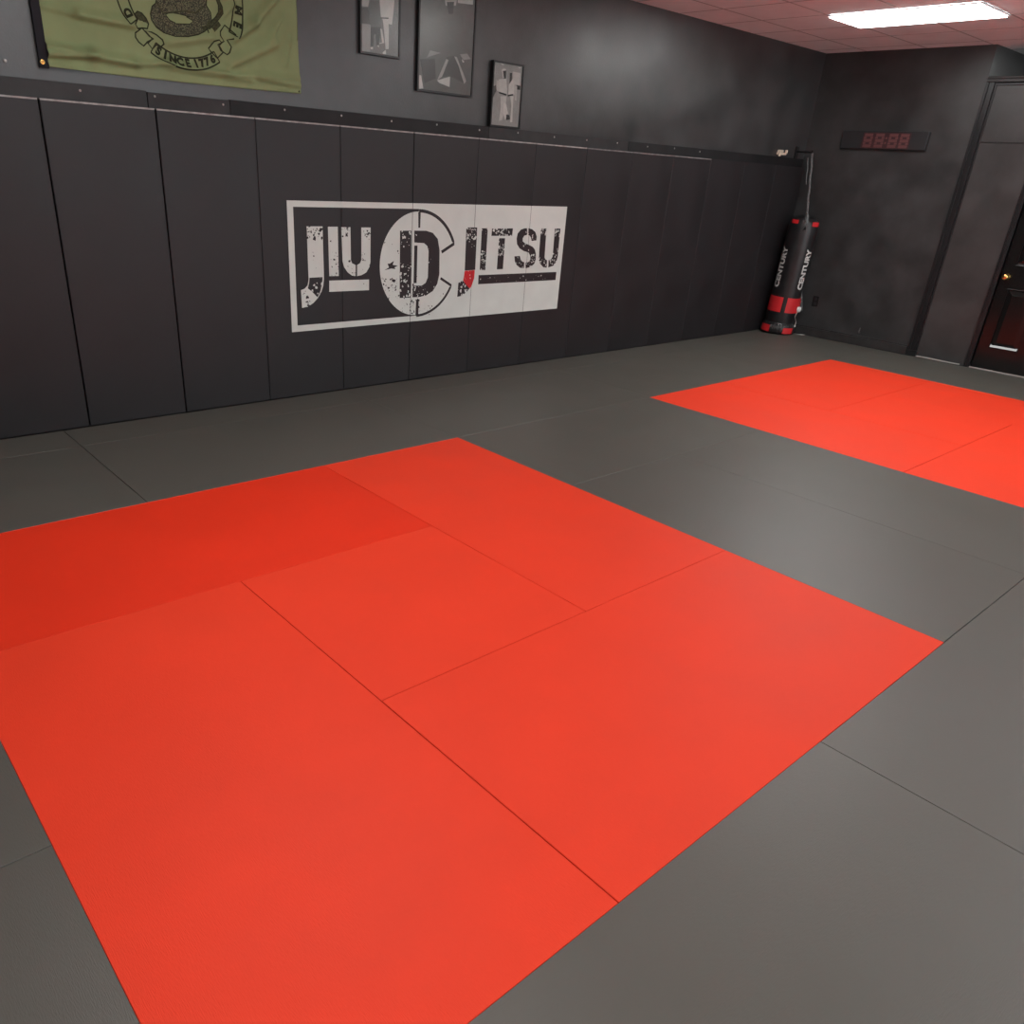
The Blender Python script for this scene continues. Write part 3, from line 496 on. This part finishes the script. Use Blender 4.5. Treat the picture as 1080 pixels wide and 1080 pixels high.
flecks(mb, [(0.66, .5), (.80, .5), (1.0, .72), (.8, .6)], 14, 0.005, BLACKV, Yc, Yb, rnd)
tag(mb.build('emblem_outline', sg), 'lower thin black C-shaped outline')
def letter(keys, M_, lab, fl=(), name='letter'):
    mb = MB(M_)
    for k_ in keys:
        P_ = T[k_] if isinstance(k_, str) else k_
        mb.prism(P_, Yc, Yb if M_ is not WHITE else Ya, M_)
    for (key, n, size, fm, zr) in fl:
        P_ = T[key] if isinstance(key, str) else key
        flecks(mb, P_, n, size, fm, Yd, Yc, rnd, zr=zr)
    return tag(mb.build(name, sg), lab)
j = letter(['J1'], WHITE, 'white distressed letter J', [('J1', 30, .010, BLACKV, (1.07, 1.15)), ('J1', 14, .009, BLACKV, (.63, .76)), ('J1', 5, .005, BLACKV, (.85, 1.07))])
mb = MB(BLACKV); mb.prism(T['J1P'], Yd, Yc, BLACKV); flecks(mb, T['J1P'], 10, .009, WHITE, Yd-.0004, Yd, rnd); mb.build('letter_patch', j)
letter(['I1'], WHITE, 'white letter I', [('I1', 12, .007, BLACKV, (.90, .99)), ('I1', 6, .006, BLACKV, (.81, .90)), ('I1', 2, .006, BLACKV, (1.05, 1.14))])
letter(['U1L', 'U1R'], WHITE, 'white letter U', [('U1L', 16, .008, BLACKV, (1.08, 1.15)), ('U1R', 12, .008, BLACKV, (1.06, 1.15)), ('U1L', 12, .006, BLACKV, (.81, .92)), ('U1R', 12, .006, BLACKV, (.85, 1.0))])
letter(['B1'], WHITE, 'white underline bar', [('B1', 8, .004, BLACKV, None)], 'underline')
letter(['DST', 'DBOW', 'DBAR'], BLACKV, 'large black letter D', [('DST', 12, .009, WHITE, (1.0, 1.12)), ('DST', 40, .010, WHITE, (.63, .90)), ('DBOW', 18, .010, WHITE, (.63, .72)), ('DBOW', 6, .006, WHITE, (.72, 1.1))])
j = letter(['J2', 'J2H'], BLACKV, 'black letter J with a red band', [('J2', 34, .010, WHITE, (1.06, 1.15)), ('J2', 8, .007, WHITE, (.98, 1.06)), ('J2H', 15, .011, WHITE, None)])
mb = MB(REDV); mb.prism(T['J2R'], Yc, Yb, REDV); flecks(mb, T['J2R'], 8, .009, WHITE, Yd, Yc, rnd); tag(mb.build('letter_patch', j), 'red band with white flecks')
letter(['I2'], BLACKV, 'black letter I', [('I2', 26, .009, WHITE, (.88, .97)), ('I2', 6, .007, WHITE, (1.08, 1.14)), ('I2', 8, .005, WHITE, (.82, .88))])
letter(['TT', 'TS'], BLACKV, 'black letter T', [('TT', 34, .010, WHITE, None), ('TS', 24, .009, WHITE, (.92, 1.0)), ('TS', 6, .006, WHITE, (1.0, 1.08))])
letter(['SA', 'SB', 'SC'], BLACKV, 'black letter S', [('SA', 30, .009, WHITE, (.81, .93)), ('SA', 6, .006, WHITE, (.93, 1.12)), ('SB', 6, .006, WHITE, None), ('SC', 6, .006, WHITE, None)])
letter(['U2L', 'U2R'], BLACKV, 'black letter U', [('U2L', 14, .009, WHITE, (1.08, 1.15)), ('U2R', 14, .009, WHITE, (1.07, 1.15)), ('U2L', 14, .008, WHITE, (.81, .90)), ('U2R', 18, .008, WHITE, (.82, .97))])
letter([[(1.292, .781), (2.209, .776), (2.208, .708), (1.293, .710)]], BLACKV, 'long black underline bar', [([(1.3, .77), (2.2, .77), (2.2, .715), (1.3, .715)], 22, .006, WHITE, None)], 'underline')
# pad seams showing through the white vinyl
mb = MB(PAD)
for k_, wd in ((4, .0030), (5, .0022), (6, .0022)):
    mb = MB(PAD); x = -1.841+0.612*k_; mb.box(x-wd/2, x+wd/2, Yd, Yc+.0008, B_, T_, PAD); mb.build('seam_cut', sg)

# ---------------------------------------------------------------- flag
FX0, FX1, FZ0, FZ1 = -1.800, -0.274, 1.915, 2.825
CRE = T['crL']; CRR = T['crR']
folds = [(CRE[0], CRE[1], .006, .012), (CRE[1], CRE[2], .016, .018), (CRE[3], CRE[4], .010, .010), (CRE[5], CRE[6], .018, .018), (CRE[6], CRE[7], .016, .018), (CRE[7], CRE[8], .009, .012),
         (CRE[9], CRE[10], .008, .010), (CRR[0], CRR[1], .014, .018), (CRR[1], CRR[2], .016, .024), (CRR[3], CRR[4], .014, .028), (CRR[5], CRR[6], .008, .012),
         (CRR[6], CRR[7], .007, .012), (CRR[8], CRR[9], .010, .022), (CRR[10], CRR[11], .010, .016), ((-1.10, 1.975), (-.62, 1.962), .007, .014), ((-.55, 1.978), (-.30, 1.965), .008, .012),
         ((-.40, 2.30), (-.46, 2.20), .007, .012), ((-.34, 2.20), (-.37, 2.08), .007, .012), ((-1.7, 2.5), (-1.2, 2.42), .012, .02), ((-.9, 2.7), (-.4, 2.5), .012, .02)]
def flag_y(x, z):
    y = WALLY-.018
    for (a, b, dp, wd) in folds:
        dx, dz = b[0]-a[0], b[1]-a[1]; L2 = dx*dx+dz*dz
        t = ((x-a[0])*dx+(z-a[1])*dz)/L2; tt = min(1, max(0, t))
        px, pz = a[0]+dx*tt, a[1]+dz*tt; L1 = math.sqrt(L2)
        sd = ((z-a[1])*dx-(x-a[0])*dz)/L1; sd = sd if dx > 0 else -sd         # signed height above the crease
        e = max(0, abs(t-.5)-.5)*L1
        fall = math.exp(-(e/0.03)**2)
        q = sd/wd
        y -= 2.3*dp*fall*(math.exp(-(q/1.9)**2) if q > 0 else math.exp(-(q/0.75)**2))
    y += 0.003*math.sin(x*7+z*3)+0.002*math.sin(z*19+x*4)
    return min(y, WALLY-.004)
fg = thing('flag', (-1.02, WALLY, FZ0), 'olive green flag with a coiled snake and ribbon hanging above the wall pads', 'flag')
nx, nz = 150, 110
mb = MB(OLIVE); V = []
for side in (0, .0012):
    for jz in range(nz+1):
        for ix in range(nx+1):
            u = ix/nx; w_ = jz/nz
            z = FZ0+(FZ1-FZ0)*w_+(1-w_)*(0.006*math.sin(u*PI)*-1+0.010*u)
            x = (FX0+.042)+(FX1-FX0-.042)*u-(0.012*math.sin(w_*PI) if u > .999 else 0)
            V.append((x, flag_y(x, z)+side, z))
N1 = (nx+1)*(nz+1); F = []
for jz in range(nz):
    for ix in range(nx):
        a = jz*(nx+1)+ix; F.append((a, a+1, a+nx+2, a+nx+1)); F.append((N1+a, N1+a+nx+1, N1+a+nx+2, N1+a+1))
for ix in range(nx): F.append((ix, N1+ix, N1+ix+1, ix+1))
for jz in range(nz): a = jz*(nx+1)+nx; F.append((a, N1+a, N1+a+nx+1, a+nx+1))
mb.add(V, F, OLIVE); mb.build('cloth', fg, smooth=True)
mb = MB(HEADER)
for i in range(30):
    z0 = FZ0-.008+(FZ1-FZ0+.008)*i/30; z1 = FZ0-.008+(FZ1-FZ0+.008)*(i+1)/30
    mb.box(FX0, FX0+.043, WALLY-.026, WALLY-.006, z0, z1, HEADER)
tag(mb.build('header_band', fg), 'black header band')
for z in (FZ0+.018, FZ1-.02):
    gm = MB(GOLD); gm.tube([(FX0+.014+.009*math.cos(a), WALLY-.028, z+.009*math.sin(a)) for a in [2*PI*i/16 for i in range(17)]], .004, GOLD, 8, False); gm.lathe((FX0+.014, WALLY-.029, z), [(.006, 0), (.004, -.004)], GOLD, 12, 'y'); tag(gm.build('grommet', fg, smooth=True), 'brass grommet')
FCX, FCZ = -1.006, 2.345
fy = lambda x, z: flag_y(x, z)-.0014
fy2 = lambda x, z: flag_y(x, z)-.0024
mb = MB(INK)
def farc(r, a0, a1, n=60): return [(FCX+r*math.cos(math.radians(a0+(a1-a0)*i/n)), FCZ+r*math.sin(math.radians(a0+(a1-a0)*i/n))) for i in range(n+1)]
# lower ribbon (since 1776), ends squared
for r in (.366, .307): mb.strip(farc(r, 236, 303), .008, fy, INK)
mb.strip([farc(r_, 236, 236, 1)[0] for r_ in (.307, .326, .346, .366)], .0060, fy2, INK); mb.strip([farc(r_, 303, 303, 1)[0] for r_ in (.307, .326, .346, .366)], .0060, fy2, INK)
for (a0, a1) in ((150, 211), (-29, 30)):
    for r in (.366, .307): mb.strip(farc(r, a0, a1), .008, fy, INK)
mb.strip([farc(r_, 211, 211, 1)[0] for r_ in (.307, .326, .346, .366)], .0060, fy2, INK); mb.strip([farc(r_, -29, -29, 1)[0] for r_ in (.307, .326, .346, .366)], .0060, fy2, INK)
for r in (.366, .307): mb.strip(farc(r, 30, 150), .0065, fy, INK)
mb.build('ribbon_outline', fg)
mb = MB(OLIVE)
def fill(mb, poly, m_, f_, cell=.006, hole=None):
    xs = [p[0] for p in poly]; zs_ = [p[1] for p in poly]; V = []; F = []
    x = min(xs)
    while x < max(xs):
        z = min(zs_)
        while z < max(zs_):
            c = (x+cell/2, z+cell/2)
            if inside(c, poly) and not (hole and inside(c, hole)):
                k_ = len(V); q = [(x, z), (x+cell, z), (x+cell, z+cell), (x, z+cell)]
                V += [(a, f_(a, b), b) for a, b in q]; F.append((k_, k_+1, k_+2, k_+3))
            z += cell
        x += cell
    mb.add(V, F, m_)
mb = MB(INK)
for key in ('knA', 'knB', 'knC', 'knD', 'knE'):
    mb = MB(INK); P_ = T[key]; mb.strip(P_, .0075, fy2, INK, closed=True)
    if key == 'knA': fill(mb, P_[:5]+[P_[-1]], SNAKED, fy, .004)
    mb.build('ribbon_fold', fg)
coil = T['co']+T['co2']+[(-.86, 2.47), (-.93, 2.53), (-1.06, 2.53), (-1.15, 2.46)]
hole = T['ch']+T['ch2']+T['ch3']
mb = MB(SNAKE); fill(mb, coil, SNAKE, fy, .005, hole)
mb.strip(coil, .006, fy2, INK, closed=True); mb.strip(hole, .005, fy2, INK, closed=True)
mb.strip([(-1.151, 2.285), (-1.12, 2.235), (-1.07, 2.245), (-1.0, 2.262), (-.93, 2.262), (-.88, 2.30)], .008, fy2, SNAKED)
mb.strip([(-1.17, 2.25), (-1.145, 2.22), (-1.115, 2.18), (-1.07, 2.165), (-1.0, 2.165)], .004, fy2, SNAKED)
mb.strip([(-.845, 2.24), (-.865, 2.205), (-.90, 2.19)], .02, fy2, SNAKED)
tl = T['tail']; mb.strip([(-.80, 2.42)]+tl, .022, fy, SNAKED); mb.strip([(-.812, 2.42)]+[(a-.010, b+.002) for a, b in tl[:-1]], .004, fy2, INK); mb.strip([(-.788, 2.42)]+[(a+.012, b-.004) for a, b in tl], .004, fy2, INK)
mb.strip([(-.79, 2.235), (-.83, 2.20), (-.875, 2.187)], .030, fy, SNAKED)
tag(mb.build('snake_print', fg), 'dark coiled snake drawing')
def on_arc(ch, px, pz, ang, size):
    Vt, Ft = text_mesh(ch, size*1.08, 0, .0034)
    ca, sa = math.cos(ang), math.sin(ang)
    mb = MB(INK); mb.add([(px+x*ca-y*sa, flag_y(px+x*ca-y*sa, pz+x*sa+y*ca)-.0045, pz+x*sa+y*ca) for x, y, _ in Vt], Ft, INK); mb.build('ribbon_letter', fg)
for ch, a in zip('SINCE1776', (241, 247.5, 254.5, 262, 269.5, 278, 284.5, 290.5, 297.5)):
    ar = math.radians(a); on_arc(ch, FCX+.336*math.cos(ar), FCZ+.336*math.sin(ar), ar+PI/2, .050)
for ch, a in (('D', 203.5), ('M', -6), ('E', -18.5)):
    ar = math.radians(a); on_arc(ch, FCX+.336*math.cos(ar), FCZ+.336*math.sin(ar), ar-PI/2, .052)
pin = MB(SCREW); pin.lathe((-1.957, WALLY, 1.921), [(.003, 0), (.003, -.006), (.008, -.007), (.006, -.011)], PAPER, 12, 'y')
tag(pin.build('push_pin', org=(-1.957, WALLY, 1.921)), 'tiny white push pin in the wall left of the flag', 'pin')
pin = MB(SCREW); pin.lathe((-0.287, WALLY-.02, 1.936), [(.006, 0.014), (.006, -.001), (.004, -.004)], INK, 12, 'y')
tag(pin.build('corner_screw', fg), 'dark screw in the corner')

# ---------------------------------------------------------------- framed photographs
def picture(key, x0, x1, z0, z1, label, base, depth=.024, fw=.012):
    t = thing('framed_picture', ((x0+x1)/2, WALLY, z0), label, 'picture', None)
    yf_ = WALLY-.002-depth
    mb = MB(FRAMEM)
    for (a, b, c, d_) in ((x0, x1, z0, z0+fw), (x0, x1, z1-fw, z1), (x0, x0+fw, z0+fw, z1-fw), (x1-fw, x1, z0+fw, z1-fw)): mb.box(a, b, yf_, WALLY-.002, c, d_, FRAMEM)
    mb.box(x0+fw, x1-fw, WALLY-.008, WALLY-.002, z0+fw, z1-fw, FRAMEM)
    mb.build('frame', t)
    yp = yf_+.009
    mb = MB(tone(base)); mb.box(x0+fw, x1-fw, yp, WALLY-.008, z0+fw, z1-fw, tone(base))
    n = 0
    for tn, P_ in T[key]:
        if tn == 'rect': continue
        P_ = [(min(max(px, x0+fw), x1-fw), min(max(pz, z0+fw), z1-fw)) for px, pz in P_]
        n += 1; mb.prism(P_, yp-.0004-.00012*n, yp, tone(tn))
    mb.build('photo_print', t)
    mb = MB(glass); mb.add([(x0+fw, yf_+.003, z0+fw), (x1-fw, yf_+.003, z0+fw), (x1-fw, yf_+.003, z1-fw), (x0+fw, yf_+.003, z1-fw)], [(0, 1, 2, 3)], glass)
    tag(mb.build('glass_pane', t), 'clear glass pane')
picture('PH1', .172, .492, 2.195, 2.70, 'framed photo of two standing people, one in white uniform, beside the flag', 135)
picture('PH2', .642, 1.152, 2.025, 2.79, 'largest framed grey photo, middle of the three pictures', 118)
picture('PH3', 1.334, 1.648, 1.853, 2.283, 'smallest framed photo of two people in white uniforms, resting on the pad strip', 165, .034)

# ---------------------------------------------------------------- punching bag in the corner
BX, BY = 5.905, 1.135
bag = thing('punching_bag', (BX, BY, 0), 'black and red punching bag with white lettering standing in the corner', 'punching bag')
VD = math.atan2(-3.73-BY, -3.23-BX)           # direction from the bag to the viewer
bag.rotation_euler = (0.035, 0.012, 0)        # leans slightly towards the corner
mb = MB(BAGM); r = .163
mb.lathe((BX, BY, 0), [(.158, .10), (r, .13), (r+.004, .30), (r, .5), (r+.003, .8), (r, 1.13), (r-.004, 1.21), (.148, 1.25), (.10, 1.272), (.05, 1.282), (.01, 1.285)], BAGM, 48)
mb.build('bag_body', bag, smooth=True)
mb = MB(BAGM)
mb.lathe((BX, BY, 0), [(.160, .001), (.184, .012), (.192, .045), (.184, .090), (.170, .120), (.164, .132), (.158, .135)], BAGM, 48)
for i in range(14):
    a = VD-1.2+2.4*i/13
    mb.tube([(BX+.168*math.cos(a), BY+.168*math.sin(a), .122), (BX+.190*math.cos(a+.05), BY+.190*math.sin(a+.05), .06), (BX+.178*math.cos(a), BY+.178*math.sin(a), .01)], .007, BAGM, 6)
mb.build('base_cap', bag, smooth=True)
def on_bag(mb, V2, F2, phi, z, m_, rr, rot=False):       # wrap a flat shape round the bag: x round it, y up
    V = []
    for x, y in V2:
        if rot: x, y = -y, x
        a = VD+phi+x/rr; V.append((BX+rr*math.cos(a), BY+rr*math.sin(a), z+y))
    mb.add(V, F2, m_)
def patch(phi, z, w_, h, m_, rr, name, lab, n=8):
    mb = MB(m_); V2 = []; F2 = []
    for k_ in range(n+1): x = -w_/2+w_*k_/n; V2 += [(x, -h/2), (x, h/2)]
    for k_ in range(n): F2.append((2*k_, 2*k_+2, 2*k_+3, 2*k_+1))
    on_bag(mb, V2, F2, phi, z, m_, rr)
    k0 = len(mb.v); vv = list(mb.v)
    mb.add([(BX+(x-BX)*(rr-.004)/rr, BY+(y-BY)*(rr-.004)/rr, z_) for x, y, z_ in vv], [tuple(reversed(f)) for f in F2], m_)
    for k_ in range(n):
        for q in (0, 1): mb.f.append([2*k_+q, k0+2*k_+q, k0+2*k_+2+q, 2*k_+2+q]); mb.m.append(0)
    return tag(mb.build(name, bag), lab)
for phi, lb in ((-.86, 'left'), (.86, 'right')):
    Vt, Ft = text_mesh('CENTURY', .095, 0, .004)
    mb = MB(BAGWHITE); on_bag(mb, [(a, b) for a, b, _ in Vt], Ft, phi, .73, BAGWHITE, r+.0075, True)
    tag(mb.build('bag_lettering', bag), 'white CENTURY lettering running up the %s side' % lb)
patch(-.72, .335, .212, .165, BAGRED, r+.008, 'red_patch', 'left red square patch')
patch(.80, .335, .212, .165, BAGRED, r+.008, 'red_patch', 'right red square patch')
patch(-.80, .062, .125, .075, BAGRED, .198, 'red_patch', 'left red patch low on the base')
patch(.66, .055, .135, .065, BAGRED, .198, 'red_patch', 'right red patch low on the base')
mb = MB(WEB); rnd2 = random.Random(3)
for i in range(12):
    a = VD-.45+.75*i/11+rnd2.uniform(-.03, .03); z = .085+rnd2.uniform(-.01, .02)
    mb.tube([(BX+.197*math.cos(a), BY+.197*math.sin(a), z-.015), (BX+.194*math.cos(a+.05), BY+.194*math.sin(a+.05), z+.014)], .004, WEB, 6)
tag(mb.build('base_print', bag), 'worn grey print on the base')
patch(-.70, 1.220, .090, .040, BAGRED, r+.004, 'red_tab', 'left red tab at the rim')
patch(.80, 1.210, .095, .045, BAGRED, r+.004, 'red_tab', 'right red tab at the rim')
mb = MB(WEB); a = VD+.05
mb.tube([(BX+.160*math.cos(a), BY+.160*math.sin(a), 1.15), (BX+.148*math.cos(a), BY+.148*math.sin(a), 1.23), (BX+.10*math.cos(a), BY+.10*math.sin(a), 1.282), (BX+.03, BY+.02, 1.305)], [.018, .022, .020, .012], WEB, 10)
mb.build('top_loop', bag, smooth=True)
HX, HY, HZ = 5.94, 1.215, 1.905
mb = MB(WEB)
pts = [(BX+.0+(HX-BX)*t_+.003*math.sin(t_*20), BY+(HY+.06-BY)*t_+.003*math.cos(t_*20), 1.28+(HZ-1.28)*t_) for t_ in [i/24 for i in range(25)]]
mb.tube(pts, [.011+.003*(i % 2) for i in range(25)], WEB, 8)
mb.tube([(p[0]-.035+.03*abs(.5-i/24), p[1]+.03, p[2]) for i, p in enumerate(pts[12:23])], .007, WEB, 6)
tag(mb.build('hanging_strap', bag, smooth=True), 'grey hanging strap')
mb = MB(FRAMEM)
mb.box(HX-.03, HX+.03, WALLY-.012, WALLY, HZ-.06, HZ+.06, FRAMEM); mb.tube([(HX, WALLY-.01, HZ+.01), (HX, HY-.005, HZ+.01), (HX, HY-.02, HZ+.025)], .010, FRAMEM, 10)
tag(mb.build('wall_hook', org=(HX, WALLY, HZ)), 'dark wall hook in the corner holding the punching bag strap', 'hook')
# loose straps hanging on the wall side of the bag, and a white tag on a cord
mb = MB(WEB)
for q, (dy, z0_, z1_) in enumerate(((-.115, .58, .285), (-.165, .50, .27), (-.14, .54, .30))):
    mb.tube([(BX+.145+.01*q, BY+.02+dy*.2-.02*q, z0_+.06), (BX+.150+.012*q, BY+dy*.75, (z0_+z1_)/2), (BX+.150, BY+dy, z1_)], .010, WEB, 8)
tag(mb.build('loose_strap', bag, smooth=True), 'grey strap ends hanging behind the bag')
ax = VD+1.35; tx, ty = BX+.178*math.cos(ax), BY+.178*math.sin(ax)
mb = MB(BAGRED); mb.tube([(BX+.150*math.cos(ax), BY+.150*math.sin(ax), .42), (tx, ty, .38), (tx, ty, .32)], .004, BAGRED, 6)
mb.tube([(tx, ty, .27), (tx-.02, ty+.01, .21), (tx+.01, ty-.01, .15), (tx, ty-.01, .12)], .004, STEEL, 6); mb.build('tag_cord', bag)
mb = MB(PAPER); mb.lathe((tx, ty-.01, .105), [(.004, -.012), (.011, 0), (.004, .012)], PAPER, 10); mb.build('cord_bead', bag, smooth=True)
mb = MB(PAPER); mb.lathe((tx, ty, .295), [(.006, -.032), (.026, -.026), (.030, 0), (.026, .026), (.006, .032)], PAPER, 16)
tag(mb.build('tag', bag, smooth=True), 'small white tag hanging on a cord')

# ---------------------------------------------------------------- small wall things
b_ = thing('wall_bracket', (5.60, WALLY, 1.86), 'small pale bracket on top of the pad strip near the corner', 'bracket')
mb = MB(BEIGE); mb.box(5.535, 5.665, 1.345, WALLY-.001, 1.8665, 1.890, BEIGE); mb.box(5.545, 5.600, 1.345, WALLY-.001, 1.890, 1.915, BEIGE); mb.build('bracket_body', b_, bevel=.005)
mb = MB(BEIGE); mb.box(5.650, 5.668, 1.335, 1.36, 1.880, 1.918, BEIGE); mb.build('bracket_tip', b_, bevel=.004)
mb = MB(BEIGE); mb.box(5.522, 5.540, 1.335, 1.36, 1.852, 1.885, BEIGE); mb.build('bracket_tip', b_, bevel=.004)
# wall timer
tm = thing('wall_timer', (BACKX, .535, 1.97), 'long black digital wall timer with unlit red 88:88 digits on the back wall', 'timer')
mb = MB(CLOCKM); mb.box(BACKX-.045, BACKX, .085, .980, 1.968, 2.138, CLOCKM); mb.build('housing', tm, bevel=.006)
mb = MB(SEGW); mb.box(BACKX-.0465, BACKX-.0452, .255, .750, 1.977, 2.122, SEGW); tag(mb.build('display_window', tm), 'dark red display window')
def seg7(y_left, w_, z0, h):
    mb = MB(SEG); t_ = .026; xf, xb = BACKX-.0485, BACKX-.0466
    def bar(ya, yb, za, zb): mb.box(xf, xb, min(ya, yb), max(ya, yb), za, zb, SEG)
    yl, yr = y_left, y_left-w_; g = .004
    for za in (z0, z0+h/2-t_/2, z0+h-t_): bar(yl-g, yr+g, za, za+t_)
    for yy in (yl, yr+t_):
        bar(yy, yy-t_, z0+t_+g, z0+h/2-t_/2-g); bar(yy, yy-t_, z0+h/2+t_/2+g, z0+h-t_-g)
    tag(mb.build('digit', tm), 'unlit dark red digit 8')
for yl in (.735, .615, .475, .360): seg7(yl, .094, 1.985, .128)
mb = MB(SEG); mb.box(BACKX-.0485, BACKX-.045, .492, .508, 2.020, 2.036, SEG); mb.build('colon_dot', tm); mb = MB(SEG); mb.box(BACKX-.0485, BACKX-.045, .492, .508, 2.065, 2.081, SEG); mb.build('colon_dot', tm)
ol = thing('wall_outlet', (BACKX, .858, .385), 'black electrical outlet on the back wall right of the punching bag', 'outlet')
mb = MB(FRAMEM); mb.box(BACKX-.007, BACKX, .823, .893, .328, .442, FRAMEM); mb.build('cover_plate', ol, bevel=.003)
for z in (.36, .41):
    mb = MB(CLOCKM); mb.lathe((BACKX-.007, .858, z), [(.017, 0), (.017, -.003), (.014, -.004)], CLOCKM, 16, 'x'); mb.build('socket', ol)
ds = MB(WEB); ds.tube([(BACKX-.005, .262, .13), (BACKX-.03, .262, .145), (BACKX-.032, .256, .19)], .007, WEB, 8)
tag(ds.build('cord_end', org=(BACKX, .262, .13)), 'short grey cord end sticking up above the baseboard left of the partition', 'cord')
sc = MB(PAPER); sc.prism([(0, 0), (.075, .004), (.09, .02), (.02, .016)], 0, .001, PAPER)
V = [(6.02+a, .93-b*3, .0006+y) for a, y, b in sc.v]; sc.v = V
tag(sc.build('paper_scrap', org=(6.02, .93, 0)), 'tiny pale scrap lying by the baseboard right of the punching bag', 'scrap')
